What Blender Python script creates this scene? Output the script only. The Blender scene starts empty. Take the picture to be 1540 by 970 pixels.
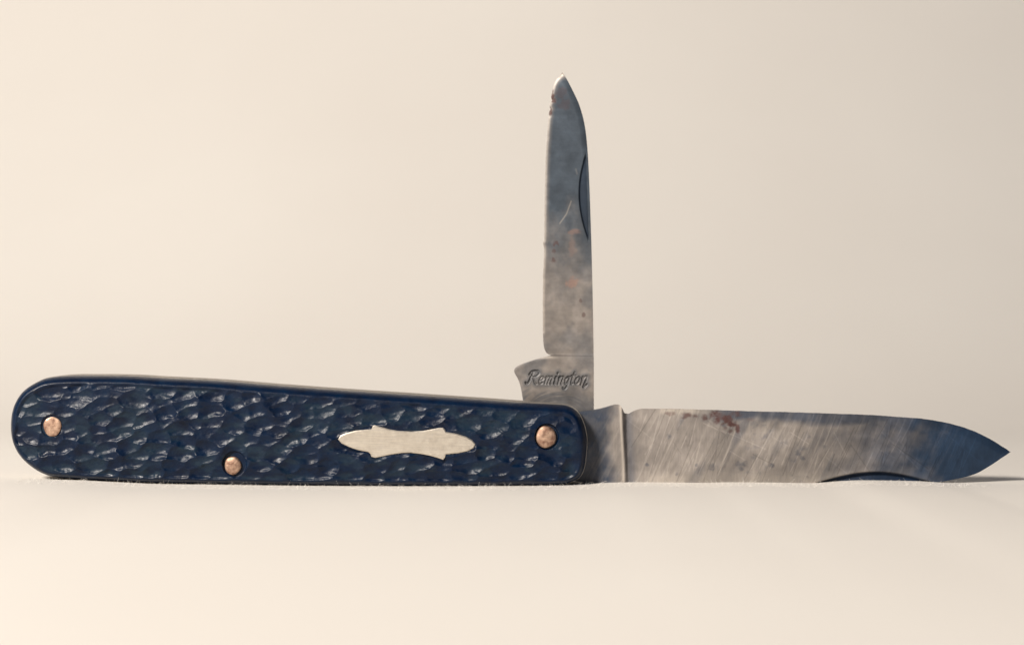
import bpy, math
import numpy as np
from mathutils import Vector

rng = np.random.default_rng(7)
scene = bpy.context.scene

# ------------------------------------------------------------------ camera
D = 0.28                    # camera to the front face of the knife (m)
S = 1e-4                    # metres per photo pixel on the plane y = 0
H = (728 - 485) * S         # camera height above the paper
cam_d = bpy.data.cameras.new('camera')
cam = bpy.data.objects.new('camera', cam_d)
scene.collection.objects.link(cam)
cam.location = (0, -D, H)
cam.rotation_euler = (math.radians(90), 0, 0)
cam_d.sensor_width = 36.0
cam_d.lens = 36.0 * D / (1540 * S)
cam_d.clip_start = 0.01
cam_d.clip_end = 50
cam_d.dof.use_dof = True
cam_d.dof.focus_distance = D + 0.0012
cam_d.dof.aperture_fstop = 12.0
scene.camera = cam

# ------------------------------------------------------------------ light
world = bpy.data.worlds.new('World')
scene.world = world
world.use_nodes = True
bg = world.node_tree.nodes['Background']
bg.inputs['Color'].default_value = (0.10, 0.30, 0.70, 1)
bg.inputs['Strength'].default_value = 0.085


def area(name, loc, target, size, power, color):
    l = bpy.data.lights.new(name, 'AREA')
    l.shape = 'RECTANGLE'
    l.size, l.size_y = size
    l.energy = power
    l.color = color
    o = bpy.data.objects.new(name, l)
    scene.collection.objects.link(o)
    o.location = loc
    d = Vector(target) - Vector(loc)
    o.rotation_euler = d.to_track_quat('-Z', 'Y').to_euler()
    return o


key = area('softbox_key', (-0.44, -0.52, 0.45), (-0.04, 0.18, 0.05), (0.16, 0.16), 5.8, (1.0, 0.918, 0.83))  # soft key lamp out of frame, from the upper left front
key.data.spread = math.radians(135)

scene.view_settings.view_transform = 'Standard'
scene.view_settings.look = 'None'
scene.view_settings.exposure = 0.0
scene.view_settings.gamma = 1.0
scene.view_settings.use_curve_mapping = False

# ------------------------------------------------------------------ helpers
BASE = Vector((0.0, 0.006, 0.0))     # base of the knife


def px2xz(px, py, depth):
    k = S * (D + depth) / D
    return (np.asarray(px, float) - 770) * k, H + (485 - np.asarray(py, float)) * k


def lattice(ix, iy, seed):
    n = (ix.astype(np.int64) * 374761393 + iy.astype(np.int64) * 668265263 + seed * 974634777) & 0x7fffffff
    n = ((n ^ (n >> 13)) * 1274126177) & 0x7fffffff
    return ((n ^ (n >> 16)) & 0xffff) / 65535.0


def vnoise(x, y, seed=0):
    x0, y0 = np.floor(x), np.floor(y)
    fx, fy = x - x0, y - y0
    fx, fy = fx * fx * (3 - 2 * fx), fy * fy * (3 - 2 * fy)
    a, b = lattice(x0, y0, seed), lattice(x0 + 1, y0, seed)
    c, d = lattice(x0, y0 + 1, seed), lattice(x0 + 1, y0 + 1, seed)
    return (a * (1 - fx) + b * fx) * (1 - fy) + (c * (1 - fx) + d * fx) * fy


def fbm(x, y, seed=0, octv=4):
    t, a, s = 0.0, 0.5, 0.0
    for i in range(octv):
        t = t + a * vnoise(x, y, seed + i * 17)
        s += a
        x, y, a = x * 2.03 + 3.1, y * 2.03 + 1.7, a * 0.5
    return t / s


def sstep(a, b, x):
    t = np.clip((x - a) / (b - a), 0, 1)
    return t * t * (3 - 2 * t)


def pchip(pts):
    """monotone cubic interpolation through (s, value) points"""
    p = np.array(sorted(pts), float)
    x, y = p[:, 0], p[:, 1]
    h = np.diff(x)
    dl = np.diff(y) / h
    m = np.zeros_like(y)
    m[0], m[-1] = dl[0], dl[-1]
    for i in range(1, len(x) - 1):
        if dl[i - 1] * dl[i] > 0:
            w1, w2 = 2 * h[i] + h[i - 1], h[i] + 2 * h[i - 1]
            m[i] = (w1 + w2) / (w1 / dl[i - 1] + w2 / dl[i])

    def f(q):
        q = np.clip(np.asarray(q, float), x[0], x[-1])
        i = np.clip(np.searchsorted(x, q) - 1, 0, len(x) - 2)
        t = (q - x[i]) / h[i]
        t2, t3 = t * t, t * t * t
        return ((2 * t3 - 3 * t2 + 1) * y[i] + (t3 - 2 * t2 + t) * h[i] * m[i]
                + (-2 * t3 + 3 * t2) * y[i + 1] + (t3 - t2) * h[i] * m[i + 1])
    return f


def catmull(pts, n=6, closed=True):
    p = np.array(pts, float)
    out = []
    N = len(p)
    for i in range(N if closed else N - 1):
        p0, p1 = p[(i - 1) % N] if closed or i else p[i], p[i]
        p2 = p[(i + 1) % N]
        p3 = p[(i + 2) % N] if closed or i < N - 2 else p2
        for k in range(n):
            t = k / n
            out.append(0.5 * (2 * p1 + (p2 - p0) * t + (2 * p0 - 5 * p1 + 4 * p2 - p3) * t * t
                              + (3 * p1 - p0 - 3 * p2 + p3) * t ** 3))
    if not closed:
        out.append(p[-1])
    return np.array(out)


def seg_dist(px, py, poly, closed=False):
    """distance from points to a polyline"""
    best = np.full(px.shape, 1e9)
    n = len(poly)
    for i in range(n if closed else n - 1):
        a, b = poly[i], poly[(i + 1) % n]
        dx, dy = b[0] - a[0], b[1] - a[1]
        L = dx * dx + dy * dy + 1e-12
        t = np.clip(((px - a[0]) * dx + (py - a[1]) * dy) / L, 0, 1)
        d = (px - a[0] - t * dx) ** 2 + (py - a[1] - t * dy) ** 2
        np.minimum(best, d, out=best)
    return np.sqrt(best)


def link(name, me, mat, parent):
    o = bpy.data.objects.new(name, me)
    scene.collection.objects.link(o)
    if mat:
        me.materials.append(mat)
    o.parent = parent
    return o


def mesh_from(name, verts, faces, mat, parent, sharp=40, smooth=True, cols=None):
    me = bpy.data.meshes.new(name)
    v = np.asarray(verts, float)
    if parent is not None:
        v = v - np.array(BASE)
    me.from_pydata(v.tolist(), [], faces if isinstance(faces, list) else faces.tolist())
    if cols is not None:
        at = me.color_attributes.new('tint', 'FLOAT_COLOR', 'POINT')
        c = np.ones((len(v), 4), np.float32)
        c[:, :cols.shape[1]] = cols
        at.data.foreach_set('color', c.ravel())
    me.validate()
    if smooth:
        me.polygons.foreach_set('use_smooth', [True] * len(me.polygons))
        me.set_sharp_from_angle(angle=math.radians(sharp))
    me.update()
    return link(name, me, mat, parent)


def grid_plate(name, PX, PY, ref, yf, yb, mat, parent, cols=None, sharp=40):
    """closed plate: a front sheet and a back sheet over the same grid of photo-plane positions, and a rim"""
    ns, nt = PX.shape
    X, Z = px2xz(PX, PY, ref)
    F = np.stack([X, yf, Z], -1).reshape(-1, 3)
    B = np.stack([X, yb, Z], -1).reshape(-1, 3)
    idx = np.arange(ns * nt).reshape(ns, nt)
    q = np.stack([idx[:-1, :-1], idx[1:, :-1], idx[1:, 1:], idx[:-1, 1:]], -1).reshape(-1, 4)
    o = ns * nt
    ring = np.concatenate([idx[:, 0], idx[-1, 1:], idx[-2::-1, -1], idx[0, -2:0:-1]])
    r2 = np.roll(ring, -1)
    side = np.stack([ring, ring + o, r2 + o, r2], -1)
    faces = np.concatenate([q, q[:, ::-1] + o, side])
    V = np.concatenate([F, B])
    c2 = None
    if cols is not None:
        c = cols.reshape(-1, cols.shape[-1])
        c2 = np.concatenate([c, c])
    ob = mesh_from(name, V, faces, mat, parent, sharp=sharp, cols=c2)
    import bmesh
    bm = bmesh.new(); bm.from_mesh(ob.data)
    bmesh.ops.remove_doubles(bm, verts=bm.verts, dist=1e-7)
    bmesh.ops.recalc_face_normals(bm, faces=bm.faces)
    bm.to_mesh(ob.data); bm.free()
    ob.data.set_sharp_from_angle(angle=math.radians(sharp))
    return ob


# ------------------------------------------------------------------ materials
def new_mat(name):
    m = bpy.data.materials.new(name)
    m.use_nodes = True
    nt = m.node_tree
    b = nt.nodes['Principled BSDF']
    return m, nt, b


def nd(nt, typ, **kw):
    n = nt.nodes.new(typ)
    for k, v in kw.items():
        setattr(n, k, v)
    return n


def noise(nt, coord, scale, detail=4, rough=0.5, mapping=None):
    if mapping:
        mp = nd(nt, 'ShaderNodeMapping')
        mp.inputs['Scale'].default_value = mapping[0]
        mp.inputs['Rotation'].default_value = mapping[1]
        nt.links.new(coord, mp.inputs['Vector'])
        coord = mp.outputs['Vector']
    n = nd(nt, 'ShaderNodeTexNoise')
    n.inputs['Scale'].default_value = scale
    n.inputs['Detail'].default_value = detail
    n.inputs['Roughness'].default_value = rough
    nt.links.new(coord, n.inputs['Vector'])
    return n.outputs['Fac']


def ramp(nt, fac, stops):
    r = nd(nt, 'ShaderNodeValToRGB')
    e = r.color_ramp.elements
    while len(e) < len(stops):
        e.new(0.5)
    for el, (p, c) in zip(e, stops):
        el.position = p
        el.color = (*c, 1) if len(c) == 3 else c
    nt.links.new(fac, r.inputs['Fac'])
    return r.outputs['Color']


def maprange(nt, fac, a, b, c, d):
    n = nd(nt, 'ShaderNodeMapRange')
    for i, v in zip(range(1, 5), (a, b, c, d)):
        n.inputs[i].default_value = v
    nt.links.new(fac, n.inputs[0])
    return n.outputs[0]


def bump(nt, bsdf, fac, strength, dist):
    b = nd(nt, 'ShaderNodeBump')
    b.inputs['Strength'].default_value = strength
    b.inputs['Distance'].default_value = dist
    nt.links.new(fac, b.inputs['Height'])
    nt.links.new(b.outputs['Normal'], bsdf.inputs['Normal'])
    return b


def paper_material():
    m, nt, b = new_mat('cream_paper')
    co = nd(nt, 'ShaderNodeTexCoord').outputs['Object']
    f = noise(nt, co, 9, 3)
    col = ramp(nt, f, [(0.3, (0.805, 0.765, 0.705)), (0.7, (0.835, 0.80, 0.74))])
    nt.links.new(col, b.inputs['Base Color'])
    b.inputs['Roughness'].default_value = 0.9
    b.inputs['Specular IOR Level'].default_value = 0.15
    bump(nt, b, noise(nt, co, 2600, 3), 0.25, 0.0001)
    return m


def handle_material():
    m, nt, b = new_mat('dark_blue_jigged_bone')
    co = nd(nt, 'ShaderNodeTexCoord').outputs['Object']
    f = noise(nt, co, 420, 5, 0.6)
    col = ramp(nt, f, [(0.3, (0.0002, 0.0042, 0.017)), (0.5, (0.0003, 0.0078, 0.029)), (0.7, (0.0006, 0.0125, 0.039))])
    at = nd(nt, 'ShaderNodeAttribute', attribute_name='tint')
    mx = nd(nt, 'ShaderNodeMix', data_type='RGBA')
    nt.links.new(at.outputs['Fac'], mx.inputs[0])
    nt.links.new(col, mx.inputs[6])
    mx.inputs[7].default_value = (0.009, 0.023, 0.042, 1)              # rough worn cuts, their dull sheen put in as a paler colour
    nt.links.new(mx.outputs[2], b.inputs['Base Color'])
    g = noise(nt, co, 1500, 4, 0.65)
    nt.links.new(maprange(nt, g, 0.3, 0.7, 0.29, 0.48), b.inputs['Roughness'])
    b.inputs['Specular IOR Level'].default_value = 0.30
    bump(nt, b, noise(nt, co, 3600, 4, 0.6), 0.24, 0.00012)
    return m


def steel_material(name, grain_rot, tint_attr=True, base=(0.55, 0.5, 0.44), rough=(0.34, 0.5), grain=(1, 1, 14), metal=0.85, patchy=None):
    m, nt, b = new_mat(name)
    co = nd(nt, 'ShaderNodeTexCoord').outputs['Object']
    g = noise(nt, co, 380, 4, 0.6, mapping=(grain, grain_rot))
    s = noise(nt, co, 2400, 3, 0.6)
    mix = nd(nt, 'ShaderNodeMix', data_type='RGBA', blend_type='MULTIPLY')
    mix.inputs[0].default_value = 1.0
    if tint_attr:
        at = nd(nt, 'ShaderNodeAttribute', attribute_name='tint')
        nt.links.new(at.outputs['Color'], mix.inputs[6])
    else:
        mix.inputs[6].default_value = (*base, 1)
    if patchy:
        pn = noise(nt, co, 900, 4, 0.65)
        nt.links.new(ramp(nt, pn, [(0.35, patchy), (0.62, base)]), mix.inputs[6])
    gr = ramp(nt, g, [(0.25, (0.80, 0.80, 0.82)), (0.75, (1.0, 1.0, 1.0))])
    nt.links.new(gr, mix.inputs[7])
    nt.links.new(mix.outputs[2], b.inputs['Base Color'])
    b.inputs['Metallic'].default_value = metal
    if tint_attr:
        rg = maprange(nt, at.outputs['Alpha'], 0, 1, rough[0], rough[1])
        nt.links.new(rg, b.inputs['Roughness'])
    else:
        nt.links.new(maprange(nt, s, 0.3, 0.7, rough[0], rough[1]), b.inputs['Roughness'])
    ad = nd(nt, 'ShaderNodeMath', operation='ADD')
    nt.links.new(g, ad.inputs[0]); nt.links.new(s, ad.inputs[1])
    bump(nt, b, ad.outputs[0], 0.16, 0.00006)
    return m


M_paper = paper_material()
M_handle = handle_material()
M_main = steel_material('ground_carbon_steel', (0, math.radians(27), 0), grain=(9, 1, 1), rough=(0.45, 0.7), metal=0.35)
M_pen = steel_material('patina_shade_pen_steel', (0, 0, 0), grain=(1, 1, 4), rough=(0.42, 0.65), metal=0.5)  # tint holds patina plus dark reflections painted into the colour
M_liner = steel_material('nickel_silver_liner', (0, 0, 0), tint_attr=False, base=(0.62, 0.57, 0.50), rough=(0.3, 0.45))
M_shield = steel_material('satin_nickel_silver', (0, 0, 0), tint_attr=False, base=(0.92, 0.84, 0.71), rough=(0.34, 0.46), patchy=(0.80, 0.72, 0.60))
M_rivet = steel_material('copper_brass_rivet', (0, 0, 0), tint_attr=False, base=(0.72, 0.50, 0.36), rough=(0.42, 0.66), patchy=(0.30, 0.17, 0.12))
M_spring = steel_material('grey_spring_steel', (0, 0, 0), tint_attr=False, base=(0.42, 0.40, 0.38), rough=(0.35, 0.5))

# ------------------------------------------------------------------ paper sweep (ground and background in one sheet)
GX = pchip([(-900, 717), (-100, 718), (60, 719.5), (120, 720.5), (173, 723), (240, 726), (320, 727), (430, 728.4), (620, 729.4),
            (800, 728.8), (880, 727.6), (940, 726.0), (1000, 726.2), (1060, 726.8), (1100, 726.0), (1160, 726.5), (1220, 727.2),
            (1300, 723.5), (1400, 725.5), (1440, 727.5), (1520, 727), (1900, 728)])


def ground_z(x, y):
    px = x / (S * 1.012) + 770
    k = sstep(0.008, 0.06, y)                           # the sheet lies flat again behind the knife
    gpx = GX(px) * (1 - k) + (717 + 11 * (np.clip(px, -900, 1900) + 900) / 2800) * k
    hug = H + (485 - gpx) * S * 1.012
    w = np.where(y > 0.004, 1.0, np.exp(-((y - 0.004) / 0.09) ** 2))
    soft = 0.0007 * (fbm(x * 18 + 5, y * 18 + 3, 5, 2) - 0.5) * (1 - w)
    return hug * w + soft


def build_sweep():
    xs = np.concatenate([np.linspace(-1.4, -0.12, 24), np.linspace(-0.115, 0.115, 231), np.linspace(0.12, 1.4, 24)])
    ys = np.concatenate([np.linspace(-1.1, -0.06, 40), np.linspace(-0.055, 0.05, 106), np.linspace(0.055, 0.13, 20)])
    prof = [(y, 0.0) for y in ys]
    R = 0.30
    for a in np.linspace(0, 90, 40)[1:]:
        t = math.radians(a)
        prof.append((0.13 + R * math.sin(t), R - R * math.cos(t)))
    for z in np.linspace(R, 1.5, 20)[1:]:
        prof.append((0.13 + R, z))
    prof = np.array(prof)
    X = np.repeat(xs[:, None], len(prof), 1)
    Y = np.repeat(prof[None, :, 0], len(xs), 0)
    Z = np.repeat(prof[None, :, 1], len(xs), 0)
    Z = Z + ground_z(X, Y)
    V = np.stack([X, Y, Z], -1).reshape(-1, 3)
    idx = np.arange(len(V)).reshape(X.shape)
    q = np.stack([idx[:-1, :-1], idx[1:, :-1], idx[1:, 1:], idx[:-1, 1:]], -1).reshape(-1, 4)
    ob = mesh_from('paper_ground', V, q, M_paper, None, sharp=80)
    ob['kind'] = 'structure'
    ob['label'] = 'cream paper sheet under the knife, sweeping up behind it as the background'
    return ob


build_sweep()

# ------------------------------------------------------------------ the knife
knife = bpy.data.objects.new('pocket_knife', None)
scene.collection.objects.link(knife)
knife.location = BASE
knife.empty_display_size = 0.02
knife['label'] = 'old pocket knife with dark jigged handle and two open steel blades, on cream paper'
knife['category'] = 'pocket knife'

# depths (m) from the front face of the front scale to the back
Y_SCALE = 0.0036
Y_LIN1 = 0.0042
Y_MID0, Y_MID1 = 0.0063, 0.0067
Y_LIN2, Y_BACK0, Y_BACK1 = 0.0084, 0.0089, 0.0120

h_top = [(15.4, 642), (17, 622), (21.6, 607), (32.5, 590), (50, 577), (71, 568.5), (95, 566), (112, 565.5), (151, 565.5), (195, 566.3),
         (238, 568.8), (320, 573), (408, 580), (516, 588), (625, 595.2), (740, 603), (790, 606.6), (830, 608.6), (849, 610), (861, 614),
         (871, 622.6), (878.6, 638.7), (883, 665)]
h_bot = [(15.4, 642), (16.5, 656), (18.3, 664), (21.5, 672.5), (28, 684), (43, 699.5), (60.6, 711), (76, 716.5), (108, 719.5), (173, 723), (238, 726),
         (320, 727.5), (430, 729.3), (620, 730.5), (790, 729.8), (846, 728.4), (859, 725), (871, 719), (878.6, 705.5), (882, 683), (883, 665)]
X0, X1 = 15.4, 883.0


def round_ends(pts):
    """interpolate in the angle of a circle over the length, so that the ends are truly round"""
    ang = lambda x: np.arccos(np.clip(1 - 2 * (np.asarray(x, float) - X0) / (X1 - X0), -1, 1))
    f = pchip([(float(ang(x)), y) for x, y in pts])
    return lambda x: f(ang(x))


f_top, f_bot = round_ends(h_top), round_ends(h_bot)


def handle_grid(n, m):
    a = np.linspace(0, 1, n)
    e = 0.05
    u = np.where(a < e, 0, a)
    # denser columns at the round ends
    xs = X0 + (X1 - X0) * (0.80 * a + 0.20 * (0.5 - 0.5 * np.cos(np.pi * a)))
    k = 40
    endL = X0 + 18 * (1 - np.cos(np.linspace(0, np.pi / 2, k)))
    endR = X1 - 14 * (1 - np.cos(np.linspace(0, np.pi / 2, k)))[::-1]
    xs = np.concatenate([endL, xs[(xs > X0 + 18.3) & (xs < X1 - 14.3)], endR])
    t = np.linspace(0, 1, m)
    top, bot = f_top(xs), f_bot(xs)
    top[0] = bot[0] = 642; top[-1] = bot[-1] = 665
    PX = np.repeat(xs[:, None], m, 1)
    PY = bot[:, None] * (1 - t) + top[:, None] * t
    return PX, PY


oxs = X0 + (X1 - X0) * (0.5 - 0.5 * np.cos(np.linspace(0, np.pi, 260)))
outline_t = np.stack([oxs, f_top(oxs)], -1)
outline_b = np.stack([oxs, f_bot(oxs)], -1)

# scoops cut by the jigging tool
scoops = []
row = 0
py = 580.0
while py < 726:
    off = (row % 2) * 17 + rng.uniform(-5, 5)
    px = 20 + off
    while px < 880:
        slope = 0.055 * (px - 240) * (1 - (py - 570) / 160)     # rows follow the tapering top edge
        cx, cy = px + rng.normal(0, 4.5), py + max(slope, 0) + rng.normal(0, 2.4)
        scoops.append((cx, cy, rng.uniform(18, 31), rng.uniform(10, 15), math.radians(rng.normal(-6, 10)),
                       rng.uniform(0.6, 1.5) * (1 + 0.4 * (cy - 580) / 140) * (1 - 0.12 * float(sstep(430, 760, cx)))))
        px += rng.uniform(27, 43)
    py += rng.uniform(12, 14.5)
    row += 1

RIV = [(80, 641, 13.6), (350.5, 699.8, 12.6), (821, 656.8, 15.4)]
shield_pts = [(508.6, 660.5), (512, 654.6), (520.5, 651), (535.7, 647.2), (550, 645.8), (559.0, 645.2), (559.6, 643), (561, 640), (563.6, 639), (571, 641),
              (584.7, 645), (598, 647.5), (618.4, 648.7), (637, 647.5), (650.5, 645), (660.6, 643), (666.6, 643), (669.4, 645.7),
              (670.8, 649.2), (686, 651.7), (701, 656.3), (709.6, 661), (714.7, 667), (712.5, 674), (703, 678), (689, 681), (670.3, 682.8),
              (669.4, 687.4), (666.6, 691), (659, 688.4), (645.5, 684.5), (632, 682), (618.4, 680.6), (605, 680.6), (589.7, 682.8),
              (574.5, 686), (564.4, 688), (558.5, 686.4), (557.5, 682.5), (554.3, 679.4), (539, 676.6), (525.6, 672), (513.8, 666.4)]
shield_poly = np.array(shield_pts)


def inside(px, py, poly):
    c = np.zeros(px.shape, bool)
    n = len(poly)
    for i in range(n):
        x1, y1 = poly[i]; x2, y2 = poly[(i + 1) % n]
        cond = ((y1 > py) != (y2 > py)) & (px < (x2 - x1) * (py - y1) / (y2 - y1 + 1e-12) + x1)
        c ^= cond
    return c


def scale_height(PX, PY, full=True):
    """depth below the crown of the scale, in mm"""
    dt = seg_dist(PX, PY, outline_t)
    db = seg_dist(PX, PY, outline_b)
    d = np.minimum(dt, db)
    wt = 13 + 4 * sstep(200, 500, PX)
    et = np.clip(1 - dt / wt, 0, 1)
    eb = np.clip(1 - db / 13.0, 0, 1)
    endw = sstep(835, 865, PX)
    et = np.clip(1 - dt / (wt * (1 - endw) + 11.0 * endw), 0, 1)
    eb = np.clip(1 - db / (13.0 * (1 - endw) + 11.0 * endw), 0, 1)
    prof = lambda e: 2.1 * (1 - np.sqrt(np.clip(1 - e ** 2, 0, 1)))
    dep = np.maximum(prof(et), prof(eb))
    dep = dep + 0.55 * np.clip(1 - d / 62, 0, 1) ** 2
    if not full:
        return dep
    cut = np.zeros(PX.shape)
    wx = PX + 4 * (fbm(PX / 13, PY / 9, 3, 3) - 0.5) * 2
    wy = PY + 3.0 * (fbm(PX / 13, PY / 9, 9, 3) - 0.5) * 2
    for cx, cy, a, b, ang, dp in scoops:
        sel = np.where((np.abs(PX - cx) < a + 10) & (np.abs(PY - cy) < a * 0.9 + 8))
        if not len(sel[0]):
            continue
        x, y = wx[sel] - cx, wy[sel] - cy
        p = x * math.cos(ang) + y * math.sin(ang)
        q = -x * math.sin(ang) + y * math.cos(ang)      # positive = downwards in the photo
        # gentle entry from the upper left, steeper exit wall at the lower right
        pp = np.where(p > 0, p * 1.15, p * 0.9)
        qq = np.where(q > 0, q * 1.12, q * 0.8)
        r = 1 - (pp / a) ** 2 - (qq / b) ** 2
        c = dp * 0.030 * b * np.clip(r, 0, 1)
        cut[sel] = np.maximum(cut[sel], c)
    for _ in range(1):                                   # tool marks worn smooth by handling
        cut = 0.5 * cut + 0.25 * (np.roll(cut, 1, 0) + np.roll(cut, -1, 0))
        cut = 0.5 * cut + 0.25 * (np.roll(cut, 1, 1) + np.roll(cut, -1, 1))
    mask = sstep(9, 16, dt) * sstep(5, 12, db)
    mask = mask * (1 - 0.75 * sstep(855, 872, PX))
    global jig_wear_sheen
    jig_wear_sheen = np.clip(cut / 0.32, 0, 1) ** 0.8 * mask * sstep(0.42, 0.68, fbm(PX / 26, PY / 15, 33, 3)) * (0.35 + 0.9 * fbm(PX / 3.5, PY / 2.5, 37, 2))  # mask for worn cuts and the sheen painted in them
    lump = 0.16 * (fbm(PX / 34, PY / 16, 21, 3) - 0.5) + 0.045 * (fbm(PX / 6, PY / 4, 31, 3) - 0.5)
    dep = dep + (cut + lump) * mask
    # seats for the shield and the rivets
    sd = seg_dist(PX, PY, shield_poly, True)
    ins = inside(PX, PY, shield_poly)
    k = np.where(ins, 1, 1 - sstep(0, 4, sd))
    dep = dep * (1 - k) + np.where(ins, 0.5, 0.34) * k
    for (cx, cy, r) in RIV:
        sx_, sy_, sr_ = (cx + 4.0, cy - 2.5, r + 3.0) if 300 < cx < 400 else (cx + 1.0, cy - 1.0, r)
        rr = np.hypot(PX - sx_, (PY - sy_) / 1.1)
        k = 1 - sstep(sr_ + 1.5, sr_ + 3.5, rr)
        seat = 0.95 if cx > 100 else 0.6
        dep = np.maximum(dep, seat * k)
    return dep


PX, PY = handle_grid(900, 190)
dep = scale_height(PX, PY)
yf = 1e-3 * np.minimum(dep, 3.4)
front = grid_plate('handle_scale', PX, PY, 0.0018, yf, np.full_like(yf, Y_SCALE), M_handle, knife, sharp=60,
                   cols=np.repeat(np.clip(jig_wear_sheen, 0, 1)[..., None], 3, -1))
front['label'] = 'dark blue jigged scale on the side facing the camera'
PXb, PYb = handle_grid(220, 50)
depb = scale_height(PXb, PYb, False) + 0.25 * fbm(PXb / 22, PYb / 8, 77, 3)
back = grid_plate('handle_scale', PXb, PYb, 0.0018, np.full_like(depb, Y_BACK0), Y_BACK1 - 1e-3 * np.minimum(depb, 2.6), M_handle, knife, sharp=60)
back['label'] = 'dark blue jigged scale on the far side'


def liner(y0, y1, grow, mat, name):
    PX, PY = handle_grid(200, 6)
    cx, cy = 449, 650
    top = PY[:, -1:]; bot = PY[:, :1]
    mid = (top + bot) / 2
    PY = mid + (PY - mid) * (1 + grow / np.maximum((bot - top) / 2, 4))
    PX = cx + (PX - cx) * (1 + grow / 434)
    return grid_plate(name, PX, PY, 0.0018, np.full_like(PX, y0), np.full_like(PX, y1), mat, knife, sharp=40)


liner(Y_SCALE + 2e-6, Y_LIN1, 0.9, M_liner, 'liner')
liner(Y_MID0, Y_MID1, 1.0, M_liner, 'liner')
liner(Y_LIN2, Y_BACK0 - 2e-6, 1.2, M_liner, 'liner')

# back springs along the lower side, one for each blade
for ya, yb in ((Y_LIN1 + 2e-5, Y_MID0 - 2e-5), (Y_MID1 + 2e-5, Y_LIN2 - 2e-5)):
    xs = np.linspace(24, 868, 160)
    t = np.linspace(0, 1, 6)
    bot = f_bot(xs) - 0.3
    thick = np.minimum(34, (f_bot(xs) - f_top(xs)) * 0.9)
    P = np.repeat(xs[:, None], 6, 1)
    Q = bot[:, None] - thick[:, None] * t
    grid_plate('back_spring', P, Q, 0.0018, np.full_like(P, ya), np.full_like(P, yb), M_spring, knife)
# the solid end spacer seen at the round left end
xs = X0 + 1.0 + np.linspace(0, 1, 40) ** 2 * 70
t = np.linspace(0, 1, 8)
P = np.repeat(xs[:, None], 8, 1)
tp, bt = f_top(xs) + 0.2, f_bot(xs) - 38
bt = np.maximum(bt, tp + 2)
Q = bt[:, None] * (1 - t) + tp[:, None] * t
grid_plate('end_spacer', P, Q, 0.0018, np.full_like(P, Y_LIN1 + 3e-5), np.full_like(P, Y_LIN2 - 3e-5), M_spring, knife)

# ---- rivets: domed heads peened into the front scale
for n, (cx, cy, r) in enumerate(RIV):
    rings, segs = 9, 40
    seat = 0.95 if cx > 100 else 0.6
    topy = 0.34 if n != 2 else 0.26
    V, F = [], []
    x0, z0 = px2xz(cx, cy, 0.001)
    for i in range(rings + 1):
        f = i / rings
        for j in range(segs):
            a = 2 * math.pi * j / segs
            w = 1 + 0.025 * math.sin(3 * a + n) + 0.015 * math.sin(5 * a + 2 * n)
            rr = r * S * math.sin(f * math.pi / 2) * w
            y = (seat - (seat - topy) * (math.cos(f * math.pi / 2) ** 0.4)) * 1e-3
            y += 2e-5 * math.sin(7 * a + n) * f + 1.6e-5 * math.sin(23 * f + 4 * a)
            V.append((x0 + rr * math.cos(a), y, z0 + rr * math.sin(a) * 1.10))
    for j in range(segs):
        a = 2 * math.pi * j / segs
        V.append((x0 + r * S * 0.97 * math.cos(a), 0.0029, z0 + r * S * math.sin(a) * 1.06))
    for i in range(rings + 1):
        for j in range(segs):
            k = (j + 1) % segs
            F.append((i * segs + j, i * segs + k, (i + 1) * segs + k, (i + 1) * segs + j))
    rv = mesh_from('rivet', V, F, M_rivet, knife, sharp=70)
    rv.parent = front

# ---- shield: a thin plate let into the scale
poly = []
for i in range(len(shield_poly)):
    poly.append(shield_poly[i])
poly = np.array(poly)
cen = poly.mean(0)
V, F = [], []
n = len(poly)
inner = []
for i in range(n):
    a, b, c = poly[i - 1], poly[i], poly[(i + 1) % n]
    t1, t2 = b - a, c - b
    nn = np.array([-(t1[1] / np.hypot(*t1) + t2[1] / np.hypot(*t2)), (t1[0] / np.hypot(*t1) + t2[0] / np.hypot(*t2))])
    nn = nn / (np.hypot(*nn) + 1e-9)
    inner.append(b + nn * 1.6)
inner = np.array(inner)
if not inside(inner[:, 0], inner[:, 1], poly).mean() > 0.7:
    inner = 2 * poly - inner
for ringp, y in ((poly, 0.0009), (poly, 0.00026), (inner, 0.00015)):
    x, z = px2xz(ringp[:, 0], ringp[:, 1], 0.0005)
    for i in range(n):
        V.append((x[i], y + 0.00006 * ((ringp[i][0] - 611) / 100) ** 2, z[i]))
for r_ in range(2):
    for i in range(n):
        k = (i + 1) % n
        F.append((r_ * n + i, r_ * n + k, (r_ + 1) * n + k, (r_ + 1) * n + i))
F.append(tuple(range(2 * n, 3 * n)))
sh = mesh_from('shield', V, F, M_shield, knife, sharp=25)
sh.parent = front
sh['label'] = 'pale nickel silver shield inlaid in the dark scale'


# ------------------------------------------------------------------ colours of the steel
def tint(nick, blue, rust, bright, n, patina_shade, nick_shade):
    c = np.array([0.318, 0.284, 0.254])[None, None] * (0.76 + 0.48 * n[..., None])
    cb = np.array(patina_shade)[None, None] * (0.75 + 0.5 * n[..., None])  # patina tone that also carries painted shade and dark reflections
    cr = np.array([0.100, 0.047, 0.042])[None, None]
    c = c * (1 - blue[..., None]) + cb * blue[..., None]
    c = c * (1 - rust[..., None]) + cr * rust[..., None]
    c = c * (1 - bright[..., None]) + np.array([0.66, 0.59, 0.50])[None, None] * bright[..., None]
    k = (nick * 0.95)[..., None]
    return c * (1 - k) + np.array(nick_shade) * k      # shade inside the nail nick, put into its colour


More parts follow.
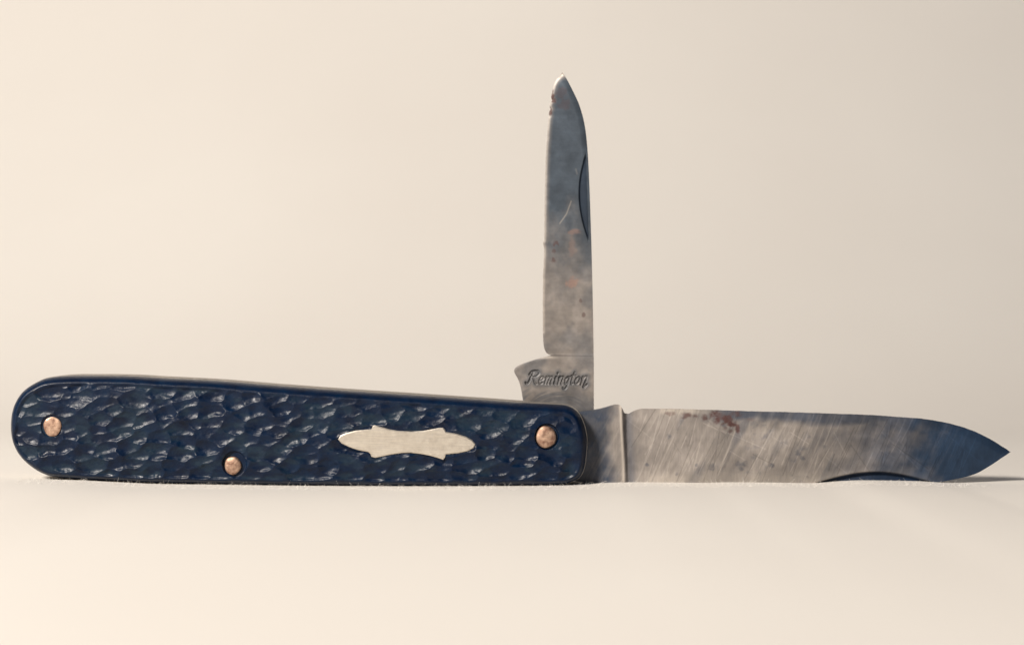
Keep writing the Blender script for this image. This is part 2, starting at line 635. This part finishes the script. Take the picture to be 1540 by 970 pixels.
# ------------------------------------------------------------------ main blade
m_top = pchip([(838, 640), (850, 627), (862, 621), (880, 618.5), (900, 615.5), (912, 612.5), (920, 610), (927, 608.7), (932, 609.3), (936, 614.5), (940, 621.5),
               (945, 622.3), (951, 619.5), (958, 616.5), (966, 614.8), (1000, 614.9), (1050, 616), (1130, 618.6), (1200, 620.4), (1260, 622.4),
               (1332, 625.5), (1345, 626.6), (1392, 630.3), (1421, 635.2), (1445, 641), (1465, 647.8), (1482, 655.4), (1498, 664), (1510, 671.5), (1518, 676), (1523, 680)])
m_bot = pchip([(838, 690), (850, 715), (870, 724), (900, 727), (1000, 727), (1060, 727), (1100, 728.5), (1230, 729), (1380, 728), (1405, 726), (1432, 721.8),
               (1450, 718), (1469, 712.5), (1485, 704), (1498, 696), (1510, 688), (1518, 683.2), (1523, 680)])
xs = np.concatenate([np.linspace(838, 1480, 760), np.linspace(1481, 1523, 64)])
t = np.linspace(0, 1, 130)
PX = np.repeat(xs[:, None], len(t), 1)
tp, bt = m_top(xs), m_bot(xs)
tp = tp + 0.7 * (fbm(xs / 9, xs * 0, 41, 3) - 0.5) * sstep(960, 990, xs)      # worn edge
tp[-1] = bt[-1]
PY = bt[:, None] * (1 - t) + tp[:, None] * t
zf = t[None, :] * np.ones_like(PX)
ridge = 935.5 + 4.5 * sstep(612, 724, PY)
st = sstep(0, 5, PX - ridge)
lip = np.exp(-((PX - ridge + 1.5) / 2.2) ** 2)
rec = 0.26 * st - 0.05 * lip
rec += 0.10 * np.exp(-((PX - ridge - 7) / 6) ** 2)                     # hollow left by the grinding wheel
edge_d = seg_dist(PX, PY, np.stack([xs, tp], -1)[140:])
rec += st * 0.50 * zf
rec += 0.32 * np.clip(1 - edge_d / 13, 0, 1) ** 1.3 * sstep(1040, 1160, PX)
rec += 0.75 * (np.clip(PX - 1290, 0, 300) / 230) ** 2
rec += 0.012 * (fbm(PX / 40, PY / 60, 51, 3) - 0.5) * 2
# nail nick: crescent groove near the spine
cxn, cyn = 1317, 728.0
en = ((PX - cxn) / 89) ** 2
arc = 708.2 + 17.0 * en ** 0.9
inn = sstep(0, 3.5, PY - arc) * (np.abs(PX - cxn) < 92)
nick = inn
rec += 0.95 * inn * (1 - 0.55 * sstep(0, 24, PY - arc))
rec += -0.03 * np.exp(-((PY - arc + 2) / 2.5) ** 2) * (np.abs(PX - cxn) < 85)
# single long scratches
lean = (PY - 720) / 80.0


def line(x1, y1, x2, y2, w):
    return np.exp(-(seg_dist(PX, PY, np.array([(x1, y1), (x2, y2)])) / w) ** 2)


scr = line(1106, 648, 1079, 716, 1.1) + 0.6 * line(1056, 655, 1041, 712, 1.0) + 0.5 * line(1165, 640, 1130, 705, 1.0) + 0.4 * line(1187, 650, 1158, 705, 0.9)
rec += 0.02 * np.clip(scr, 0, 1)
yf = Y_LIN1 + 1e-4 + 1e-3 * rec
yb = Y_MID0 - 1e-4 - 1e-3 * (st * 0.50 * zf + 0.26 * st)
yb = np.maximum(yb, yf + 2e-5)
# colour masks
n1 = fbm(PX / 30, PY / 22, 61, 4)
sk = PX + 0.5 * (PY - 670)                                            # along the grinding marks
stre = fbm(sk / 5.0, PY / 70, 71, 3)
stre2 = fbm(sk / 16.0, PY / 90, 81, 3)
n2 = fbm(PX / 9, PY / 9, 91, 4)
n3 = fbm(PX / 6, PY / 4.5, 95, 4)
blue = sstep(1200, 1440, PX + 130 * (n1 - 0.5) + 70 * (stre2 - 0.5)) * 0.97  # dark reflection on the turned-away tip, painted as a blue tone
blue = np.maximum(blue, sstep(932, 905, PX + 26 * (n1 - 0.5)) * (0.55 + 0.4 * n2))      # tang darkened in colour to deepen the handle's cast shadow
blue = np.maximum(blue, sstep(24, 8, edge_d + 16 * (n1 - 0.5)) * sstep(1020, 1120, PX) * 0.75)  # upper edge tilts from the lamp, its shade painted in
blue = np.maximum(blue, 0.40 * sstep(0.45, 0.80, stre2 + 0.25 * (n1 - 0.5)) * sstep(0, 20, PX - ridge))
blue = np.maximum(blue, 0.40 * sstep(0.50, 0.80, n2) * sstep(0.40, 0.65, n1) * sstep(1050, 1100, PX))
blue = np.maximum(blue, 0.5 * np.exp(-((PX - ridge - 9) / 8) ** 2))  # shade in the hollow beside the ridge, put into the colour
for (sx, sy, sr) in ((1047, 700, 3), (1070, 702, 5), (1113, 702, 7), (1120, 698, 5), (1200, 683, 6), (1207, 690, 5), (1006, 656, 4), (1018, 712, 2.5), (973, 699, 3),
                     (1190, 715, 2.5), (1216, 718, 3), (1090, 640, 4), (922, 702, 4), (1160, 700, 4)):
    blue = np.maximum(blue, 0.5 * sstep(1.8, -0.6, (np.hypot(PX - sx, (PY - sy)) / sr) ** 2 + 3.6 * (n3 - 0.5)))
rust = np.zeros_like(PX)
for (sx, sy, a, b, k) in ((1010, 622, 8, 3, .6), (1032, 624, 8, 4.5, .85), (1047, 625, 5, 3, .7), (1060, 628, 4, 5, .8), (1078, 625, 9, 8, 1), (1090, 631, 12, 6, 1),
                          (1102, 637, 8, 5, 1), (1110, 644, 3.5, 6, .9), (1108, 622, 9, 5, .7), (1099, 648, 3, 3, .7), (1078, 637, 5, 3, .6), (1091, 644, 3, 3, .5), (1128, 632, 8, 4, .3)):
    e = ((PX - sx) / a) ** 2 + ((PY - sy) / b) ** 2
    rust = np.maximum(rust, k * sstep(2.0, -0.5, e + 4.2 * (n3 - 0.5)))
fine_l, fine_d = np.zeros_like(PX), np.zeros_like(PX)
for i in range(150):                                                   # fine grinding and sharpening scratches
    x_, y_ = rng.uniform(955, 1470), rng.uniform(628, 716)
    ln, sl = rng.uniform(8, 42), rng.normal(-0.45, 0.10)
    if rng.random() < 0.15:
        sl = rng.normal(1.5, 1.0)
    sel = np.where((np.abs(PX - x_) < 60) & (np.abs(PY - y_) < 60))
    dx_, dy_ = sl / math.hypot(1, sl) * ln, ln / math.hypot(1, sl)
    g_ = np.exp(-(seg_dist(PX[sel], PY[sel], np.array([(x_ - dx_, y_ - dy_), (x_ + dx_, y_ + dy_)])) / 0.62) ** 2) * rng.uniform(0.25, 0.9)
    tgt = fine_l if rng.random() < 0.6 else fine_d
    tgt[sel] = np.maximum(tgt[sel], g_)
bright = 0.35 * np.clip(scr, 0, 1) + 0.14 * sstep(0.45, 0.85, stre) * sstep(1500, 1250, PX)
bright = np.maximum(bright, 0.7 * np.exp(-((PX - ridge + 2) / 2) ** 2))  # catch light along the ridge, painted into the colour
bright = np.maximum(bright, 0.45 * sstep(700, 724, PY) * sstep(945, 1000, PX) * sstep(1440, 1260, PX) * (0.4 + n1))
bright = np.maximum(bright, 0.5 * sstep(12, 3, edge_d) * sstep(985, 1000, PX) * sstep(1090, 1040, PX))
bright = bright * (1 - blue * 0.6) * (1 - rust)
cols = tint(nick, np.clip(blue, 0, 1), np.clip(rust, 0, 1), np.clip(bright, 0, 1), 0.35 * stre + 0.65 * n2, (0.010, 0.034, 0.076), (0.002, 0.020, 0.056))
mott = 0.70 + 0.34 * sstep(0.25, 0.75, fbm(PX / 55, PY / 30, 97, 4)) + 0.26 * sstep(0.3, 0.7, fbm(sk / 24, PY / 160, 99, 3))
cols = cols * (mott * (1 + 0.45 * fine_l) * (1 - 0.42 * fine_d))[..., None]
cols = np.concatenate([cols, np.clip(0.4 + 0.6 * rust + 0.3 * (n1 - 0.5), 0, 1)[..., None]], -1)
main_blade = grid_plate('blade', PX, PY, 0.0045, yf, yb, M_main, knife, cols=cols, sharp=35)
main_blade['label'] = 'long main blade opened flat, rust spots near its upper edge'

# ------------------------------------------------------------------ pen blade
p_left = pchip([(109, 845.6), (113, 843.2), (119.7, 837.4), (128, 833.2), (139.5, 830.3), (155, 827.6), (171.7, 825.4), (208.8, 822.8), (238.5, 820.8), (280, 819.6),
                (330, 818.8), (360, 818.6), (368, 817.6), (376, 818.3), (416, 816.8), (470, 816.4), (511, 817), (522, 818.2), (529, 820.8), (533, 825.0), (534.6, 828.5), (536, 823),
                (538.5, 813), (541.5, 803), (545, 792.5), (548, 784.5), (551, 778.2), (554, 774.6), (558, 773.2), (562, 774.6), (568, 778), (576, 781.4), (590, 784.6), (604, 786.5), (625, 788), (655, 800), (668, 830)])
p_right = pchip([(109, 845.9), (114.8, 849.8), (125, 855.6), (137, 861.7), (159, 871.6), (186.5, 879), (208.8, 882.2), (251, 885.2), (330, 888.2), (384, 889.9), (480, 892),
                 (543, 892.9), (614, 893), (622, 891), (640, 884), (655, 870), (668, 840)])
ys = np.concatenate([np.linspace(109, 140, 52), np.linspace(140.6, 528, 420), np.linspace(528.3, 616, 260), np.linspace(617, 668, 40)])
t = np.linspace(0, 1, 200)
PY = np.repeat(ys[:, None], len(t), 1)
lf, rt = p_left(ys), p_right(ys)
chip = sstep(525, 500, ys)
lf = lf + chip * (0.6 * (fbm(ys / 7, ys * 0, 101, 3) - 0.45) + 2.2 * np.exp(-((ys - 151) / 3) ** 2) + 1.8 * np.exp(-((ys - 164) / 2.5) ** 2) + 1.2 * np.exp(-((ys - 175) / 2) ** 2) - 1.2 * np.exp(-((ys - 365) / 3) ** 2))
PX = lf[:, None] * (1 - t) + rt[:, None] * t
zf = 1 - t[None, :] * np.ones_like(PX)                                # 1 at the edge, 0 at the spine
ridge_y = 536.2 + 0.8 * sstep(830, 893, PX)
st = sstep(0, 3.5, ridge_y - PY)
rec = 0.20 * st + 0.30 * st * zf
ledge = seg_dist(PX, PY, np.stack([lf, ys], -1)[:440])
redge = seg_dist(PX, PY, np.stack([rt, ys], -1)[:200])
rec += 0.06 * np.clip(1 - ledge / 4, 0, 1) ** 1.5
rec += 0.18 * np.clip(1 - redge / 9, 0, 1) ** 1.6 * sstep(330, 180, PY)
rec += 0.30 * (np.clip(330 - PY, 0, 400) / 220) ** 2 * 0.6
rec += 0.08 * np.exp(-((PY - ridge_y + 5) / 5) ** 2)
rec += 0.016 * (fbm(PX / 50, PY / 40, 111, 3) - 0.5) * 2
rec += 0.05 * np.clip(1 - seg_dist(PX, PY, np.stack([lf, ys], -1)[440:]) / 4, 0, 1) ** 2
# nail nick along the spine
cyp = 291
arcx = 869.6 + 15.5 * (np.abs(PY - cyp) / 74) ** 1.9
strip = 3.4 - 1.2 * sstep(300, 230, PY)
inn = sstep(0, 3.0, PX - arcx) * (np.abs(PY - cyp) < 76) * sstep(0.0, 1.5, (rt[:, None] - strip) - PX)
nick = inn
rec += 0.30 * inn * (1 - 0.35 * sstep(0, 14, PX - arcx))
# maker's lettering stamped into the tang
U = [
    [[(0.30, 1.62), (0.22, 0.9), (0.08, 0.15), (-0.12, 0.0), (-0.25, 0.2)], [(-0.1, 1.25), (0.05, 1.6), (0.45, 1.78), (0.92, 1.68), (1.05, 1.35), (0.8, 1.02), (0.35, 0.9)],
     [(0.45, 0.92), (0.72, 0.45), (0.95, 0.05), (1.15, 0.0)]],
    [[(0.0, 0.45), (0.3, 0.55), (0.42, 0.82), (0.25, 0.98), (0.03, 0.7), (0.05, 0.22), (0.26, 0.0), (0.45, 0.15)]],
    [[(0.0, 0.75), (0.12, 1.0), (0.12, 0.0)], [(0.12, 0.65), (0.34, 1.0), (0.48, 0.85), (0.46, 0.0)], [(0.46, 0.65), (0.70, 1.0), (0.84, 0.85), (0.80, 0.1), (0.9, 0.0)]],
    [[(0.0, 0.7), (0.1, 1.0), (0.08, 0.12), (0.18, 0.0)], [(0.12, 1.42), (0.14, 1.50)]],
    [[(0.0, 0.75), (0.12, 1.0), (0.12, 0.0)], [(0.12, 0.65), (0.38, 1.0), (0.54, 0.85), (0.5, 0.1), (0.6, 0.0)]],
    [[(0.48, 0.85), (0.26, 1.0), (0.02, 0.65), (0.1, 0.08), (0.34, 0.12), (0.5, 0.95), (0.44, -0.35), (0.22, -0.7), (0.0, -0.5)]],
    [[(0.12, 1.6), (0.08, 0.2), (0.2, 0.0), (0.3, 0.08)], [(-0.14, 1.12), (0.42, 1.16)]],
    [[(0.32, 0.98), (0.08, 0.8), (0.03, 0.3), (0.25, 0.0), (0.48, 0.3), (0.46, 0.8), (0.32, 0.98)]],
    [[(0.0, 0.75), (0.12, 1.0), (0.10, -0.05)], [(0.12, 0.65), (0.42, 1.05), (0.60, 0.9), (0.52, -0.25), (0.66, -0.42), (0.86, 0.0)]],
]
adv = [1.28, 0.58, 1.08, 0.38, 0.78, 0.64, 0.44, 0.62, 0.86]
ox = 0.15
strokes = []
for letter, a in zip(U, adv):
    for sp in letter:
        q = catmull(sp, 5, closed=False) if len(sp) > 2 else np.array(sp)
        strokes.append(np.stack([(q[:, 0] + ox) + 0.30 * q[:, 1], q[:, 1]], -1))
    ox += a + 0.09
XW, XH = 95.0 / (ox + 0.2), 11.2
stamp = np.zeros_like(PX)
rows = (PY[:, 0] > 548) & (PY[:, 0] < 592)
sx, sy = PX[rows], PY[rows]
best = np.full(sx.shape, 99.0)
for s_ in strokes:
    s2 = np.stack([791 + s_[:, 0] * XW, 577.0 - s_[:, 1] * XH + 0.5 * (s_[:, 0] / 7)], -1)
    best = np.minimum(best, seg_dist(sx, sy, s2))
stamp[rows] = 1 - sstep(0.5, 1.9, best)
halo = np.zeros_like(PX)
halo[rows] = 1 - sstep(1.5, 9, best)
rec += 0.16 * stamp * (0.55 + 0.75 * sstep(0.3, 0.65, fbm(PX / 12, PY / 12, 161, 2))) - 0.03 * (halo - stamp).clip(0, 1)
yf = Y_MID1 + 1e-4 + 1e-3 * rec
yb = Y_LIN2 - 1e-4 - 1e-3 * (0.2 * st + 0.3 * st * zf)
yb = np.maximum(yb, yf + 2e-5)
n1 = fbm(PX / 26, PY / 34, 121, 4)
n2 = fbm(PX / 8, PY / 8, 131, 4)
hs = fbm(PX / 16, PY / 3.0, 141, 3)
n3 = fbm(PX / 4.5, PY / 5, 145, 4)
blue = 0.88 * sstep(470, 300, PY + 130 * (n1 - 0.5))  # dark room reflected in the upper blade, painted as a blue tone
blue = np.maximum(blue, 0.4 * sstep(0.4, 0.75, n1))
blue = np.maximum(blue, 0.45 * halo * (0.5 + n2))
arcs = np.hypot(PX - 845, (PY - 625) * 1.5)
blue = np.maximum(blue, 0.5 * sstep(0.52, 0.68, fbm(arcs / 7, PX / 60, 151, 3)) * sstep(578, 590, PY))
blue *= 1 - 0.55 * sstep(9, 1, ledge)
blue *= 1 - 0.6 * sstep(124, 111, PY)
rust = np.zeros_like(PX)
for (sx_, sy_, a, b, k) in ((831, 145, 3, 14, .9), (827, 166, 3, 8, .8), (832, 152, 4, 5, .8), (845, 140, 10, 9, .28), (849, 158, 9, 8, .25), (836, 366, 5, 4, .6), (833, 378, 3, 3, .5), (832, 393, 4, 5, .6),
                            (873, 452, 3, 3, .5), (878, 474, 3, 3.5, .6), (851, 160, 5, 6, .3)):
    e = ((PX - sx_) / a) ** 2 + ((PY - sy_) / b) ** 2
    rust = np.maximum(rust, k * sstep(1.5, 0.1, e + 3.4 * (n3 - 0.5)))
orange = np.zeros_like(PX)
for (sx_, sy_, a, b, k) in ((861, 425, 9, 8, .55), (864, 349, 9, 4, .4), (861, 372, 6, 14, .22)):
    e = ((PX - sx_) / a) ** 2 + ((PY - sy_) / b) ** 2
    orange = np.maximum(orange, 0.8 * k * sstep(1.5, 0.0, e + 3.0 * (n3 - 0.5)))
sc = np.exp(-(seg_dist(PX, PY, np.array([(859, 303), (852, 322), (842, 336)])) / 0.9) ** 2) + 0.4 * np.exp(-(seg_dist(PX, PY, np.array([(866, 255), (868, 262)])) / 1.2) ** 2)
bright = 0.32 * np.clip(sc, 0, 1) + 0.3 * sstep(4, 0.5, ledge) + 0.3 * sstep(119, 111, PY)
bright = np.maximum(bright, 0.5 * np.exp(-((PY - ridge_y - 1.5) / 2) ** 2) * sstep(850, 825, PX))
bright = np.clip(bright, 0, 1) * (1 - rust)
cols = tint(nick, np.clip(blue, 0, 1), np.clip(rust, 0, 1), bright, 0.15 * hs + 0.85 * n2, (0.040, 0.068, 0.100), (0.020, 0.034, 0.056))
cols = cols * (1 - 0.28 * (stamp * (0.3 + n2))[..., None]) * (0.84 + 0.26 * sstep(0.25, 0.75, fbm(PX / 22, PY / 30, 157, 4)))[..., None]
cols = cols * (1 - orange[..., None]) + np.array([0.42, 0.23, 0.165]) * orange[..., None]
cols = np.concatenate([cols, np.clip(0.4 + 0.6 * rust + 0.3 * (n1 - 0.5), 0, 1)[..., None]], -1)
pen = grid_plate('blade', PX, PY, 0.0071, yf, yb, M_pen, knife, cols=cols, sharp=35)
pen['label'] = 'short pen blade standing upright with script lettering stamped on its tang'

# ------------------------------------------------------------------ paper fibres round the foot of the knife
V, F = [], []
for i in range(5200):
    px = rng.uniform(40, 1470)
    x = (px - 770) * S * 1.01
    y = rng.uniform(-0.006, 0.0022) if px < 885 else rng.uniform(-0.004, 0.0034)
    z = float(ground_z(np.array([x]), np.array([y]))[0])
    L = rng.gamma(2.2, 0.00014)
    az = rng.uniform(0, 2 * math.pi)
    el = rng.uniform(0.05, 1.0)
    w = rng.uniform(0.000012, 0.000024)
    dirv = np.array([math.cos(az) * math.cos(el), math.sin(az) * math.cos(el), math.sin(el)])
    bend = rng.normal(0, 0.5, 3)
    p = np.array([x, y, z - 0.00003])
    side = np.cross(dirv, [0.3, 1, 0.1]); side /= np.linalg.norm(side)
    up = np.cross(side, dirv)
    b0 = len(V)
    for k in range(4):
        f = k / 3
        c = p + dirv * L * f + bend * L * 0.5 * f * f
        ww = w * (1 - 0.6 * f)
        for a in (0, 2.094, 4.189):
            V.append(c + side * ww * math.cos(a) + up * ww * math.sin(a))
    for k in range(3):
        for a in range(3):
            q0, q1 = b0 + k * 3 + a, b0 + k * 3 + (a + 1) % 3
            F.append((q0, q1, q1 + 3, q0 + 3))
fib = mesh_from('paper_fibres', V, F, M_paper, None, sharp=80)
fib['kind'] = 'stuff'
fib['label'] = 'fine pale fibres of the paper along the foot of the knife'
